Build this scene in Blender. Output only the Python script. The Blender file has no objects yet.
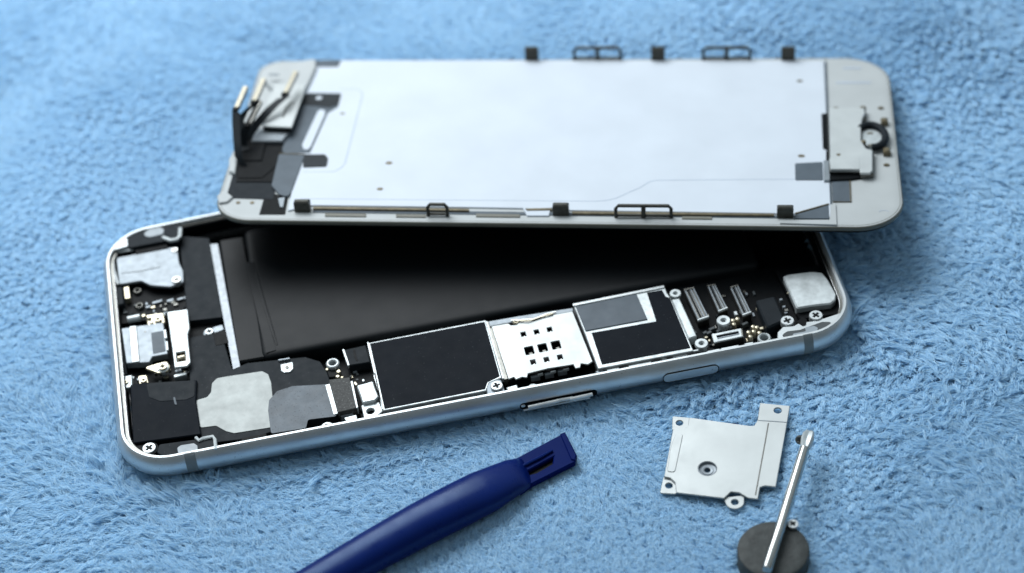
import bpy, math, random
import numpy as np
from mathutils import Vector, Matrix
from mathutils.geometry import tessellate_polygon
random.seed(7); rng = np.random.default_rng(11)
PI = math.pi
sc = bpy.context.scene
COL = sc.collection

# ------------------------------------------------------------------ materials
def mat(name, col, rough=.5, metal=0., var=.12, vs=3., bump=.0, bs=40., speck=0., speckcol=(.6,.65,.7), rvar=.05, spec=.5, coat=0., tint=None):
    m = bpy.data.materials.new(name); m.use_nodes = True
    nt = m.node_tree; N = nt.nodes; L = nt.links
    b = N['Principled BSDF']
    tc = N.new('ShaderNodeTexCoord')
    n1 = N.new('ShaderNodeTexNoise'); n1.inputs['Scale'].default_value = vs; n1.inputs['Detail'].default_value = 6
    L.new(tc.outputs['Object'], n1.inputs['Vector'])
    mr = N.new('ShaderNodeMapRange'); mr.inputs[1].default_value = .3; mr.inputs[2].default_value = .7
    mr.inputs[3].default_value = 1-var; mr.inputs[4].default_value = 1+var
    L.new(n1.outputs['Fac'], mr.inputs[0])
    mx = N.new('ShaderNodeVectorMath'); mx.operation = 'SCALE'; mx.inputs[0].default_value = col
    L.new(mr.outputs[0], mx.inputs['Scale'])
    out = mx.outputs[0]
    if speck:
        n2 = N.new('ShaderNodeTexNoise'); n2.inputs['Scale'].default_value = 28; n2.inputs['Detail'].default_value = 2
        L.new(tc.outputs['Object'], n2.inputs['Vector'])
        r2 = N.new('ShaderNodeMapRange'); r2.inputs[1].default_value = .70-speck*.1; r2.inputs[2].default_value = .76
        L.new(n2.outputs['Fac'], r2.inputs[0])
        mm = N.new('ShaderNodeMix'); mm.data_type = 'RGBA'
        L.new(r2.outputs[0], mm.inputs[0]); L.new(out, mm.inputs[6]); mm.inputs[7].default_value = (*speckcol, 1)
        out = mm.outputs[2]
    L.new(out, b.inputs['Base Color'])
    n3 = N.new('ShaderNodeTexNoise'); n3.inputs['Scale'].default_value = vs*2.3; n3.inputs['Detail'].default_value = 8
    L.new(tc.outputs['Object'], n3.inputs['Vector'])
    r3 = N.new('ShaderNodeMapRange'); r3.inputs[1].default_value = .3; r3.inputs[2].default_value = .7
    r3.inputs[3].default_value = max(.03, rough-rvar); r3.inputs[4].default_value = min(1, rough+rvar)
    L.new(n3.outputs['Fac'], r3.inputs[0]); L.new(r3.outputs[0], b.inputs['Roughness'])
    b.inputs['Metallic'].default_value = metal
    b.inputs['Specular IOR Level'].default_value = spec
    b.inputs['Coat Weight'].default_value = coat
    if tint: b.inputs['Specular Tint'].default_value = tint
    if bump:
        n4 = N.new('ShaderNodeTexNoise'); n4.inputs['Scale'].default_value = bs; n4.inputs['Detail'].default_value = 4
        L.new(tc.outputs['Object'], n4.inputs['Vector'])
        bp = N.new('ShaderNodeBump'); bp.inputs['Strength'].default_value = bump; bp.inputs['Distance'].default_value = .02
        L.new(n4.outputs['Fac'], bp.inputs['Height']); L.new(bp.outputs[0], b.inputs['Normal'])
    return m
ALU = mat('anodised_aluminium', (.56,.58,.59), .40, .90, .07, 2, .06, 120, speck=.03, speckcol=(.12,.12,.12))
RIM = mat('cut_aluminium', (.42,.45,.46), .42, .6, .08, 2)
STEEL = mat('stamped_steel', (.40,.425,.425), .44, .45, .06, 1.6)
WSTEEL = mat('bright_steel', (.47,.51,.52), .42, .45, .20, 6)
GSTEEL = mat('grey_steel', (.21,.24,.265), .45, .4, .16, 5)
SCREW = mat('screw_steel', (.62,.63,.61), .38, .6, .15, 12)
GOLD = mat('gold_plating', (.46,.42,.32), .38, .8, .2, 12)
BLACK = mat('black_tape', (.0045,.007,.011), .6, 0, .08, 2, speck=.03, speckcol=(.035,.04,.045), spec=.06, rvar=.03)
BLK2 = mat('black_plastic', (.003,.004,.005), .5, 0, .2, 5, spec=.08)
DGREY = mat('charcoal_plastic', (.011,.015,.019), .58, 0, .08, 2.5, speck=.05, speckcol=(.06,.07,.08), spec=.10)
ANT = mat('antenna_plastic', (.05,.06,.065), .5, 0, .1, 3, spec=.3)
ANTL = mat('pale_antenna_plastic', (.24,.28,.31), .45, 0, .1, 5)
BATT = mat('battery_film', (.0045,.006,.0075), .50, 0, .08, 1.2, .12, 1.5, spec=.15, rvar=.02)
TAPE = mat('white_tape', (.35,.38,.37), .5, .0, .18, 3.5, .08, 6, speck=.05, speckcol=(.26,.26,.25))
GTAPE = mat('grey_film_tape', (.085,.105,.125), .42, .0, .22, 3, .1, 7, speck=.9, speckcol=(.03,.035,.04), spec=.2)
STRIP = mat('adhesive_strip', (.42,.47,.52), .4, 0, .22, 9)
FLEX = mat('grey_flex_film', (.075,.095,.115), .45, 0, .1, 3, spec=.2)
FLEXD = mat('dark_flex_film', (.012,.016,.020), .45, 0, .15, 4, spec=.15)
SPECK = mat('speckled_foam', (.028,.03,.03), .7, 0, .3, 14, .4, 40, speck=1.2, speckcol=(.16,.17,.16))
BEZEL = mat('pale_bezel_plastic', (.38,.405,.41), .5, 0, .04, 1.5, spec=.3)
BEZEDGE = mat('bezel_edge_plastic', (.115,.115,.095), .5, 0, .10, 2)
SHEET = mat('white_backlight_sheet', (.50,.55,.61), .45, 0, .04, .8, spec=.3)
GROOVE = mat('embossed_line', (.36,.42,.50), .5, 0, .05, 2)
OLIVE = mat('dark_clip_steel', (.045,.045,.038), .42, .5, .25, 14)
BLUE = mat('blue_moulded_plastic', (.001,.009,.095), .30, 0, .08, 1.5, .04, 60, rvar=.06, spec=.26, tint=(.45,.70,1,1))
BLUE_SHADE = mat('blue_plastic_shaded', (.0008,.006,.075), .5, 0, .05, 1.5, .02, 60, rvar=.03, spec=.06, tint=(.45,.70,1,1))  # same moulded blue, darker and duller: the blade's shade put into its material
RUBBER = mat('dark_ferrite', (.040,.046,.046), .62, 0, .30, 5, .45, 18, speck=.2, speckcol=(.085,.09,.09), spec=.3)
CHROME = mat('polished_steel', (.36,.37,.36), .11, 1, .08, 3, rvar=.03)
TRAY = mat('plated_tray_bar', (.62,.65,.66), .35, .25, .08, 5)
BITDARK = mat('dark_steel', (.14,.14,.13), .35, 1, .1, 6)
BROWN = mat('brown_contact', (.12,.10,.06), .45, .4, .3, 10)

# ------------------------------------------------------------------ mesh helpers
def area(p): return .5*sum(p[i][0]*p[(i+1)%len(p)][1]-p[(i+1)%len(p)][0]*p[i][1] for i in range(len(p)))
def ccw(p):
    p = [tuple(q[:2]) for q in p]
    return p if area(p) > 0 else p[::-1]
def inset(p, d):
    n = len(p); out = []
    for i in range(n):
        a, b, c = Vector(p[i-1]), Vector(p[i]), Vector(p[(i+1)%n])
        e1 = (b-a); e2 = (c-b)
        if e1.length < 1e-7 or e2.length < 1e-7: out.append(tuple(b)); continue
        e1.normalize(); e2.normalize()
        n1 = Vector((-e1.y, e1.x)); n2 = Vector((-e2.y, e2.x))
        k = n1+n2; q = max(.35, 1+n1.dot(n2))
        out.append(tuple(b + k*(d/q)))
    return out
def rnd(p, r, seg=5):
    """round the corners of polygon p (r a number or one per corner)"""
    p = ccw(p) if not isinstance(r, (list, tuple)) else [tuple(q) for q in p]
    n = len(p); out = []
    for i in range(n):
        a, b, c = Vector(p[i-1]), Vector(p[i]), Vector(p[(i+1)%n])
        ri = r[i] if isinstance(r, (list, tuple)) else r
        u = (a-b); v = (c-b); lu, lv = u.length, v.length
        if lu < 1e-6 or lv < 1e-6: continue
        u /= lu; v /= lv
        ang = u.angle(v)
        if ri <= 0 or ang > 3.0: out.append(tuple(b)); continue
        t = min(ri/math.tan(ang/2), lu*.48, lv*.48); rr = t*math.tan(ang/2)
        s, e = b+u*t, b+v*t
        cc = b + (u+v).normalized()*(rr/math.sin(ang/2))
        a0 = math.atan2((s-cc).y, (s-cc).x); a1 = math.atan2((e-cc).y, (e-cc).x)
        da = (a1-a0+PI) % (2*PI) - PI
        for k in range(seg+1):
            th = a0+da*k/seg; out.append((cc.x+rr*math.cos(th), cc.y+rr*math.sin(th)))
    return out
def circ(c, r, n=24, ry=None, a=0): return [(c[0]+r*math.cos(2*PI*k/n+a), c[1]+(ry or r)*math.sin(2*PI*k/n+a)) for k in range(n)]
def plus(c, r, w, a=.4):
    pts = [(w,w),(r,w),(r,-w),(w,-w),(w,-r),(-w,-r),(-w,-w),(-r,-w),(-r,w),(-w,w),(-w,r),(w,r)][::-1]
    ca, sa = math.cos(a), math.sin(a)
    return [(c[0]+x*ca-y*sa, c[1]+x*sa+y*ca) for x, y in pts]
class MB:
    def __init__(s): s.v = []; s.f = []
    def add(s, vs, fs):
        o = len(s.v); s.v += [tuple(q) for q in vs]; s.f += [tuple(i+o for i in f) for f in fs]; return s
    def prism(s, poly, z0, z1, bev=.006, holes=()):
        P = ccw(poly); H = [ccw(h) for h in holes]
        bev = min(bev, abs(z1-z0)*.45)
        vs = []; fs = []
        def side(lp, flip, d):
            n = len(lp); o = len(vs)
            tp = inset(lp, d) if d else lp
            rows = [[(x,y,z0) for x,y in lp], [(x,y,z1-bev) for x,y in lp], [(x,y,z1) for x,y in tp]]
            if not d: rows = [rows[0], rows[2]]
            for r in rows: vs.extend(r)
            for k in range(len(rows)-1):
                for i in range(n):
                    j = (i+1) % n
                    q = (o+k*n+i, o+k*n+j, o+(k+1)*n+j, o+(k+1)*n+i)
                    fs.append(q[::-1] if flip else q)
            return o, o+(len(rows)-1)*n, n, tp
        loops = [side(P, False, bev)] + [side(h, True, -bev) for h in H]
        for lv, off in ((1, 1), (0, 0)):
            polys = [[Vector((x,y,0)) for x,y in (l[3] if lv else q)] for l, q in zip(loops, [P]+H)]
            idx = []
            for l in loops: idx += [l[lv]+i for i in range(l[2])]
            if len(loops) == 1 and False: pass
            for t in tessellate_polygon(polys):
                a, b, c = [idx[k] for k in t]
                A = (vs[b][0]-vs[a][0])*(vs[c][1]-vs[a][1])-(vs[c][0]-vs[a][0])*(vs[b][1]-vs[a][1])
                if abs(A) < 1e-12: continue
                if (A > 0) != bool(lv): b, c = c, b
                fs.append((a, b, c))
        return s.add(vs, fs)
    def cyl(s, c, r, z0, z1, n=24, bev=.006, hole=0): return s.prism(circ(c, r, n), z0, z1, bev, [circ(c, hole, n)] if hole else ())
    def lathe(s, c, prof, n=28):
        vs = [(c[0]+r*math.cos(2*PI*k/n), c[1]+r*math.sin(2*PI*k/n), z) for r, z in prof for k in range(n)]
        fs = [(i*n+k, i*n+(k+1)%n, (i+1)*n+(k+1)%n, (i+1)*n+k) for i in range(len(prof)-1) for k in range(n)]
        return s.add(vs, fs)
    def screw(s, c, r, z0, z1, a=.4):
        s.cyl(c, r, z0, z1-r*.35, 24, .0)
        return s.prism(circ(c, r, 24), z1-r*.35+.0015, z1, r*.08, [plus(c, r*.54, r*.14, a)])
    def tube(s, pts, r, n=8, flat=1., closed=False):
        P = [Vector(p) for p in pts]; m = len(P); vs = []; fs = []
        for i, p in enumerate(P):
            t = (P[(i+1) % m]-P[i-1]) if closed else (P[min(i+1,m-1)]-P[max(i-1,0)])
            t.normalize(); u = t.cross(Vector((0,0,1)))
            if u.length < 1e-3: u = Vector((1,0,0))
            u.normalize(); w = u.cross(t)
            ri = r[i] if isinstance(r, (list, tuple)) else r
            for k in range(n):
                a = 2*PI*k/n; vs.append(p+u*math.cos(a)*ri+w*math.sin(a)*ri*flat)
        for i in range(m if closed else m-1):
            for k in range(n):
                j = (i+1) % m; fs.append((i*n+k, i*n+(k+1)%n, j*n+(k+1)%n, j*n+k))
        if not closed: fs += [tuple(range(n))[::-1], tuple((m-1)*n+k for k in range(n))]
        return s.add(vs, fs)
    def ribbon(s, pts, wv, th=.012):
        """strap along pts, half-width vector(s) wv"""
        P = [Vector(p) for p in pts]; m = len(P); vs = []; fs = []
        for i, p in enumerate(P):
            t = (P[min(i+1,m-1)]-P[max(i-1,0)]).normalized()
            w = Vector(wv[i] if isinstance(wv, list) else wv); nn = t.cross(w).normalized()*th/2
            vs += [p-w-nn, p+w-nn, p+w+nn, p-w+nn]
        for i in range(m-1):
            for k in range(4): fs.append((i*4+k, i*4+(k+1)%4, i*4+4+(k+1)%4, i*4+4+k))
        fs += [(3,2,1,0), tuple((m-1)*4+k for k in range(4))]
        return s.add(vs, fs)
    def box(s, c, sx, sy, z0, z1, a=0, bev=.006):
        ca, sa = math.cos(a), math.sin(a)
        return s.prism([(c[0]+x*ca-y*sa, c[1]+x*sa+y*ca) for x, y in ((-sx,-sy),(sx,-sy),(sx,sy),(-sx,sy))], z0, z1, bev)
    def build(s, name, m, parent=None, smooth=32):
        me = bpy.data.meshes.new(name); me.from_pydata([tuple(v) for v in s.v], [], s.f); me.update()
        import bmesh
        b = bmesh.new(); b.from_mesh(me); bmesh.ops.recalc_face_normals(b, faces=b.faces); b.to_mesh(me); b.free()
        me.materials.append(m)
        if smooth:
            me.shade_smooth(); me.set_sharp_from_angle(angle=math.radians(smooth))
        o = bpy.data.objects.new(name, me); COL.objects.link(o); o.parent = parent
        return o
def tag(o, label, cat, group=None, kind=None):
    o['label'] = label; o['category'] = cat
    if group: o['group'] = group
    if kind: o['kind'] = kind
    return o
def empty(name, loc, label, cat, rotz=0, group=None, mtx=None):
    o = bpy.data.objects.new(name, None); COL.objects.link(o)
    if mtx: o.matrix_world = Matrix.Translation(loc) @ mtx.to_4x4()
    else: o.location = loc; o.rotation_euler = (0,0,rotz)
    o.empty_display_size = .3
    return tag(o, label, cat, group)
def P(name, poly, z0, z1, m, parent, bev=.006, holes=(), r=0):
    if r: poly = rnd(poly, r)
    return MB().prism(poly, z0, z1, bev, holes).build(name, m, parent)
def line3(pts, z): return [(x, y, z) for x, y in pts]
def lab(o, t): o['label'] = t; return o
def sweep(quad, rc, prof, seg=12):
    """loops of a rounded quad; prof = [(inset, height)]"""
    rows = []
    for d, h in prof:
        q = inset(quad, d); rows.append([(x, y, h) for x, y in rnd(q, [max(.05, k-d) for k in rc], seg)])
    return rows
def skin(rows, close_first=False, close_last=False):
    m = MB(); n = len(rows[0]); vs = [v for r in rows for v in r]; fs = []
    for k in range(len(rows)-1):
        for i in range(n):
            j = (i+1) % n; fs.append((k*n+i, k*n+j, (k+1)*n+j, (k+1)*n+i))
    if close_first: fs.append(tuple(range(n))[::-1])
    if close_last: fs.append(tuple((len(rows)-1)*n+i for i in range(n)))
    return m.add(vs, fs)

# ================================================================== PHONE BODY
BODY = empty('opened_phone', (-0.8646, 0.4919, -0.04), 'opened silver smartphone body lying flat on the towel, circuit board and battery exposed', 'phone', rotz=0.10546)
HZ = .69
_q = [(-6.848,-3.224),(6.818,-3.371),(7.018,3.491),(-6.949,3.182)]
BQ = inset(_q, -.10)
RC = [1.02]*4
PROF = [(.55,0),(.40,.03),(.27,.08),(.15,.15),(.055,.25),(.008,.35),(.006,.46),(.03,.56),(.062,.62),(.10,.67),(.118,.686)]
housing = skin(sweep(BQ, RC, PROF+[(.13,.69),(.165,.69),(.176,.683),(.188,.60),(.24,.595),(.245,.12),(.30,.10)]), True, True).build('housing', ALU, BODY, 50)
# bright polished rim
skin(sweep(BQ, RC, [(.112,.68),(.120,.694),(.166,.694),(.174,.684),(.168,.676),(.12,.676),(.112,.68)])).build('rim', RIM, housing, 40)
skin(sweep(BQ, RC, [(.192,.58),(.192,.615),(.235,.615),(.235,.58),(.192,.58)])).build('inner_ledge', BITDARK, housing, 40)
skin(sweep(BQ, RC, [(.247,.30),(.262,.30),(.262,.585),(.247,.585)])).build('inner_wall', BLK2, housing, 40)
P('floor', [tuple(v[:2]) for v in sweep(BQ, RC, [(.262,0)])[0]], .101, .15, BLK2, BODY, 0)
# edges of the near side, as a line
A0, A1 = Vector(BQ[0]), Vector(BQ[1]); AD = (A1-A0).normalized(); AN = Vector((-AD.y, AD.x))
def near(u, off):
    t = (u-A0.x)/AD.x; p = A0+AD*t+AN*off; return (p.x, p.y)
BANDM = mat('band_plastic', (.19,.21,.215), .5, 0, .08, 3, spec=.3)
def band(u0, u1, m=BANDM):
    vs = []; fs = []
    pr = PROF[1:]+[(.13,.6965)]
    for o, h in pr:
        for u, e in ((u0,0),(u1,0)): vs.append((*near(u, o-.0045), h+(.001 if h > .66 else 0)))
    for o, h in pr[::-1]:
        for u in (u1, u0): vs.append((*near(u, o+.02), h-.01))
    n = len(pr)
    for i in range(n-1): fs.append((2*i, 2*i+1, 2*i+3, 2*i+2))
    k = 2*n
    for i in range(n-1): fs.append((k+2*i, k+2*i+1, k+2*i+3, k+2*i+2))
    fs.append((2*n-2, 2*n-1, 2*n, 2*n+1)); fs.append((0, 1, 4*n-2, 4*n-1))
    for i in range(n-1):
        fs.append((2*i, 2*i+2, 4*n-1-2*(i+1), 4*n-1-2*i)); fs.append((2*i+1, 2*i+3, 4*n-2-2*(i+1), 4*n-2-2*i))
    return MB().add(vs, fs).build('antenna_band', m, housing, 40)
u_a = (-5.745,-3.116); u_b = (-5.548,-3.170); band(u_a[0], u_b[0])
u_a = (5.759,-3.352); u_b = (5.935,-3.402); band(u_a[0], u_b[0])
def pill_side(u0, u1, hc, hh, off, th, name, m, parent, bev=.01, holes=None):
    """pill shape standing on the near side wall"""
    p = rnd([(u0,hc-hh),(u1,hc-hh),(u1,hc+hh),(u0,hc+hh)], hh*.97, 7)
    mb = MB().prism(p, 0, th, bev, holes or ())
    mb.v = [(*near(x, off-z), y) for x, y, z in mb.v]
    return mb.build(name, m, parent)
u0 = (0.387,-3.331)[0]; u1 = (1.838,-3.396)[0]
slot = pill_side(u0, u1, .36, .085, .016, .02, 'button_slot', BLK2, housing)
w = u1-u0
pill_side(u0+.02, u0+.10, .39, .03, -.002, .02, 'slot_pin', SCREW, slot, .006)
MB().tube([(*near(u0+w*.10, -.075), .395), (*near(u0+w*.50, -.06), .40)], .036, 10).build('switch_bar', TRAY, slot)
MB().tube([(*near(u0+w*.47, -.045), .395), (*near(u0+w*.68, -.062), .40)], .034, 10).build('switch_bar', TRAY, slot)
MB().tube([(*near(u0+w*.64, -.075), .395), (*near(u0+w*.93, -.06), .40)], .036, 10).build('switch_bar', TRAY, slot)
MB().tube([(*near(u0+w*.04, -.012), .275), (*near(u0+w*.90, -.012), .275)], .022, 8).build('slot_lip', TRAY, slot)
u0 = (3.070,-3.451)[0]; u1 = (4.135,-3.433)[0]
po = rnd([(u0,.25),(u1,.25),(u1,.49),(u0,.49)], .11, 8); pi_ = rnd([(u0+.014,.264),(u1-.014,.264),(u1-.014,.476),(u0+.014,.476)], .10, 8)
mb = MB().prism(po, 0, .012, .002, [pi_]); mb.v = [(*near(x, .010-z), y) for x, y, z in mb.v]; gr = mb.build('button_gap', BLK2, housing)
mb = MB().prism(pi_, 0, .016, .008); mb.v = [(*near(x, .012-z), y) for x, y, z in mb.v]; mb.build('side_button', ALU, housing)

# --- battery
b0 = (-4.126,-0.980); b1 = (5.575,-1.115)
bat = [b0, b1, (b1[0]-.05, b1[1]+3.75), (b0[0]-.02, b0[1]+3.75)]
battery = skin([[(x, y, h) for x, y in rnd(inset(bat, d), [.14]*4, 5)] for d, h in ((0,.16),(0,.44),(.02,.475),(.06,.50),(.12,.512),(.2,.516))], True, True).build('battery', BATT, BODY, 50)
fl = [(-4.198,1.760),(-4.022,1.709),(-3.846,-0.867),(-4.041,-0.894)]
P('film_fold', [fl[0], fl[1], fl[2], fl[3]], .516, .522, BATT, battery, .003)
MB().tube([(*q, .515) for q in [(-4.011,1.407),(-3.942,0.480),(-3.865,-0.308),(-3.813,-0.739)]], [.02,.035,.035,.02], 8, .5).build('film_crease', BATT, battery)
# darker flap left of the battery
P('battery_flap', [(-4.661,2.632),(-4.171,2.614),(-4.056,-0.940),(-4.592,-0.926)], .2, .46, BATT, BODY, .03)
P('adhesive_strip', [(-4.867,2.523),(-4.695,2.504),(-4.561,-1.083),(-4.698,-1.125)], .40, .49, STRIP, BODY, .004)

# --- left column: dark modules and metal plates
P('flex_cover', [(-5.449,2.940),(-4.852,2.705),(-4.766,0.334),(-5.446,0.412)], .3, .50, DGREY, BODY, .008, r=.03)
P('flex_seat', [(-5.453,0.476),(-4.753,0.392),(-4.666,-0.419),(-5.472,-0.331)], .2, .36, BLK2, BODY)
def screw(px, r, z, m=SCREW, a=.4, z0=None, parent=None):
    o = MB().screw(px, r, (z-.12) if z0 is None else z0, z, a).build('screw', m, parent or BODY)
    if not parent: MB().prism(plus(px, r*.54, r*.14, a), z-r*.40, z-r*.05, 0).build('cross_recess', BLK2, o)
    return o
MB().cyl((-5.064,0.036), .13, .3, .45, 24, .02).build('lug', GSTEEL, BODY); screw((-5.062,0.015), .085, .505, RIM, .3)
P('lug_arm', [(-5.002,0.148),(-4.804,0.177),(-4.778,0.029),(-4.977,-0.028)], .38, .46, GSTEEL, BODY, .01, r=.03)
P('black_recess', [(-5.000,-0.039),(-4.745,-0.027),(-4.719,-0.397),(-4.972,-0.409)], .44, .497, BLK2, BODY, .005)
# top-left corner
P('antenna_insert', [(-6.492,3.064),(-6.076,3.192),(-5.667,3.182),(-5.380,3.177),(-5.393,2.683),(-5.699,2.679),(-6.450,2.682)], .5, .665, DGREY, BODY, .01, r=.04)
P('antenna_window', [(-6.123,3.033),(-6.015,3.126),(-5.790,3.123),(-5.714,3.038),(-5.743,2.891),(-6.009,2.876),(-6.108,2.935)], .66, .675, ANTL, BODY, .006, r=.05)
P('corner_ledge', [(-6.832,2.648),(-6.698,2.916),(-6.468,3.034),(-6.463,2.725),(-6.749,2.685)], .6, .682, RIM, BODY, .01, r=.03)
MB().tube(line3(rnd([(-5.757,2.726),(-5.457,2.639),(-5.379,2.740),(-5.393,2.993)], .04)[:] and [(-5.753,2.787),(-5.599,2.650),(-5.477,2.645),(-5.411,2.719),(-5.385,2.959)], .67), .045, 8).build('grounding_clip', WSTEEL, BODY)
P('black_gasket', [(-6.373,2.765),(-5.722,2.761),(-5.676,2.532),(-6.324,2.537)], .4, .60, BLK2, BODY)
MB().tube(line3([(-6.381,2.698),(-6.726,2.705),(-6.801,2.605),(-6.797,2.241),(-6.729,1.744)], .58), .03, 8).build('inner_trim', RIM, BODY)
# silver cover plate (upper)
plA = [(-6.732,2.555),(-5.638,2.559),(-5.501,2.473),(-5.490,2.045),(-5.427,1.787),(-5.440,1.464),(-5.714,1.395),(-6.102,1.550),(-6.271,1.732),(-6.709,1.753)]
pa = P('cover_plate', plA, .53, .58, GSTEEL, BODY, .012, r=.06)
lab(pa, 'smooth grey upper cover plate')
MB().tube(line3([(-6.654,2.065),(-6.235,2.019),(-5.873,2.035)], .577), .028, 8, .5).build('pressed_groove', ANTL, pa)
screw((-5.554,2.443), .065, .60); screw((-5.575,1.532), .09, .62, a=.9)
P('black_bracket', [(-6.755,1.912),(-6.276,1.864),(-6.088,1.662),(-5.455,1.540),(-5.453,0.723),(-6.748,0.803)], .2, .40, BLK2, BODY)
P('rubber_block', [(-6.855,1.713),(-6.657,1.686),(-6.641,1.184),(-6.840,1.154)], .3, .57, DGREY, BODY, .02, r=.03)
P('contact_tab', [(-6.634,1.682),(-6.534,1.683),(-6.521,1.342),(-6.621,1.341)], .4, .54, GOLD, BODY)
for c in ((-6.380,1.604), (-6.364,1.160)):
    MB().cyl(c, .085, .3, .47, 20, .02, .035).build('standoff', BITDARK, BODY)
for c, s_ in (((-6.014,1.190), .10), ((-5.758,1.161), .07), ((-5.560,1.148), .06), ((-6.198,1.097), .05)):
    MB().box(c, s_, .03, .38, .445, .15).build('solder_pad', GSTEEL, BODY)
# camera-like module with silver cover
MB().tube([(*q, .5) for q in [(-6.601,0.767),(-6.365,0.772)]], .075, 14).build('motor_cap', WSTEEL, BODY)
P('motor_clip', [(-6.253,0.817),(-5.901,0.789),(-5.881,0.484),(-6.232,0.498)], .35, .50, GOLD, BODY, .02, r=.03)
screw((-6.016,0.576), .07, .56, GOLD)
for q in ((-6.186,0.681), (-6.146,0.528)): MB().cyl(q, .04, .4, .55, 12, .015).build('rivet', GOLD, BODY)
P('module_rail', [(-6.894,0.793),(-6.757,0.783),(-6.693,-0.706),(-6.826,-0.696)], .3, .50, DGREY, BODY)
md = P('module_cover', [(-6.732,0.509),(-5.916,0.449),(-5.885,-0.438),(-6.183,-0.437),(-6.248,-0.569),(-6.683,-0.475)], .42, .56, GSTEEL, BODY, .012)
lab(md, 'grey lower module cover with pale raised band')
P('raised_band', [(-6.573,0.486),(-6.437,0.476),(-6.423,-0.527),(-6.575,-0.511)], .56, .59, WSTEEL, md, .01)
P('recessed_pad', [(-6.166,0.219),(-5.933,0.210),(-5.921,-0.363),(-6.161,-0.365)], .56, .567, FLEX, md, .003)
P('edge_tab', [(-5.921,0.210),(-5.873,0.211),(-5.868,-0.028),(-5.917,-0.029)], .5, .585, WSTEEL, md); P('edge_tab', [(-5.903,-0.116),(-5.864,-0.113),(-5.861,-0.363),(-5.900,-0.366)], .5, .585, WSTEEL, md)
MB().cyl((-6.277,0.282), .02, .55, .567, 10, .004).build('pin_mark', BITDARK, md)
# tall white plate
hol = ccw([(-5.718,-0.511),(-5.546,-0.518),(-5.545,-0.778),(-5.717,-0.771)])
tp = P('bracket_plate', [(-5.817,0.650),(-5.417,0.622),(-5.416,0.083),(-5.466,-0.071),(-5.464,-0.841),(-5.537,-0.929),(-5.773,-0.904),(-5.780,-0.425)], .58, .62, WSTEEL, BODY, .012, [hol], r=.0)
lab(tp, 'tall white metal plate with a small square window')
P('spring_contact', [(-5.726,-0.436),(-5.543,-0.445),(-5.535,-0.735),(-5.727,-0.736)], .5, .545, BROWN, tp); MB().tube([(*q, .56) for q in [(-5.696,-0.628),(-5.571,-0.622)]], .05, 10).build('contact_roll', GOLD, tp)
P('black_gap_block', [(-6.678,-0.340),(-5.489,-0.452),(-5.483,-1.159),(-6.670,-0.937)], .16, .34, BLK2, BODY)
P('lug_arm', [(-6.368,-0.671),(-6.118,-0.633),(-5.925,-0.618),(-5.859,-0.773),(-5.924,-0.890),(-6.095,-0.896),(-6.241,-0.775)], .5, .55, GOLD, BODY, .01, r=.05)
MB().cyl((-6.002,-0.773), .125, .48, .565, 24, .02).build('lug', WSTEEL, BODY); screw((-5.998,-0.781), .085, .60, GOLD, .2)
MB().box((-5.699,-0.995), .12, .04, .35, .50, .1, .012).build('spring_foot', WSTEEL, BODY)
MB().box((-5.728,-0.852), .06, .035, .35, .48, .1, .01).build('spring_foot', GSTEEL, BODY)
P('small_bracket', [(-6.800,-0.779),(-6.600,-0.780),(-6.607,-1.100),(-6.778,-1.106)], .4, .53, WSTEEL, BODY, .012); screw((-6.719,-0.955), .05, .56, GOLD)
P('small_bracket', [(-6.497,-0.809),(-6.326,-0.829),(-6.287,-1.135),(-6.474,-1.083)], .4, .50, GOLD, BODY, .012, r=.04); screw((-6.388,-0.993), .06, .55, GOLD)

# --- loudspeaker enclosure and surrounding black sheet
P('module_sheet', [(-5.458,-0.035),(-4.838,-0.055),(-4.717,-1.120),(-4.422,-1.027),(-3.325,-1.170),(-3.060,-1.366),(-2.966,-1.688),(-2.930,-2.016),(-2.901,-2.830),(-3.513,-2.815),(-4.547,-2.963),(-5.478,-2.860),(-5.560,-1.710)], .2, .49, DGREY, BODY, .01, r=.04)
sp = P('speaker_box', [(-6.640,-1.047),(-6.300,-1.074),(-6.270,-1.203),(-5.383,-1.262),(-5.442,-1.800),(-5.416,-2.681),(-6.662,-2.568)], .3, .555, BLACK, BODY, .018, r=.03)
P('speaker_film', [(-6.339,-1.108),(-5.422,-1.283),(-5.462,-1.695),(-5.625,-1.741),(-6.107,-1.648),(-6.304,-1.489)], .555, .562, DGREY, sp, .003, r=.06)
P('pull_mark', [(-5.859,-1.616),(-5.822,-1.626),(-5.799,-1.841),(-5.844,-1.803)], .56, .567, FLEX, sp, .002, r=.01)
P('corner_seat', [(-6.796,-2.401),(-6.357,-2.495),(-6.246,-3.100),(-6.565,-2.915)], .3, .50, BLK2, BODY)
P('white_tape', [(-5.449,-1.746),(-5.240,-1.725),(-5.156,-1.616),(-5.119,-1.388),(-5.016,-1.284),(-4.864,-1.286),(-4.163,-1.333),(-4.060,-1.442),(-4.026,-1.665),(-4.052,-2.647),(-4.124,-2.805),(-4.823,-2.766),(-4.964,-2.677),(-5.134,-2.491),(-5.428,-2.462)], .49, .502, TAPE, BODY, .003, r=.06)
gt = P('grey_tape', [(-4.152,-2.369),(-4.109,-2.122),(-3.939,-1.933),(-3.650,-1.881),(-2.985,-2.013),(-2.922,-2.861),(-3.454,-2.804),(-3.514,-3.004),(-4.157,-2.967)], .504, .510, GTAPE, BODY, .003, r=.05)
P('silver_stripe', [(-3.041,-2.028),(-2.937,-2.030),(-2.885,-2.811),(-2.980,-2.824)], .50, .525, WSTEEL, BODY)
P('dark_channel', [(-4.709,-2.919),(-4.247,-2.919),(-4.241,-3.046),(-4.684,-3.051)], .49, .495, BLK2, BODY, .002)
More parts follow.
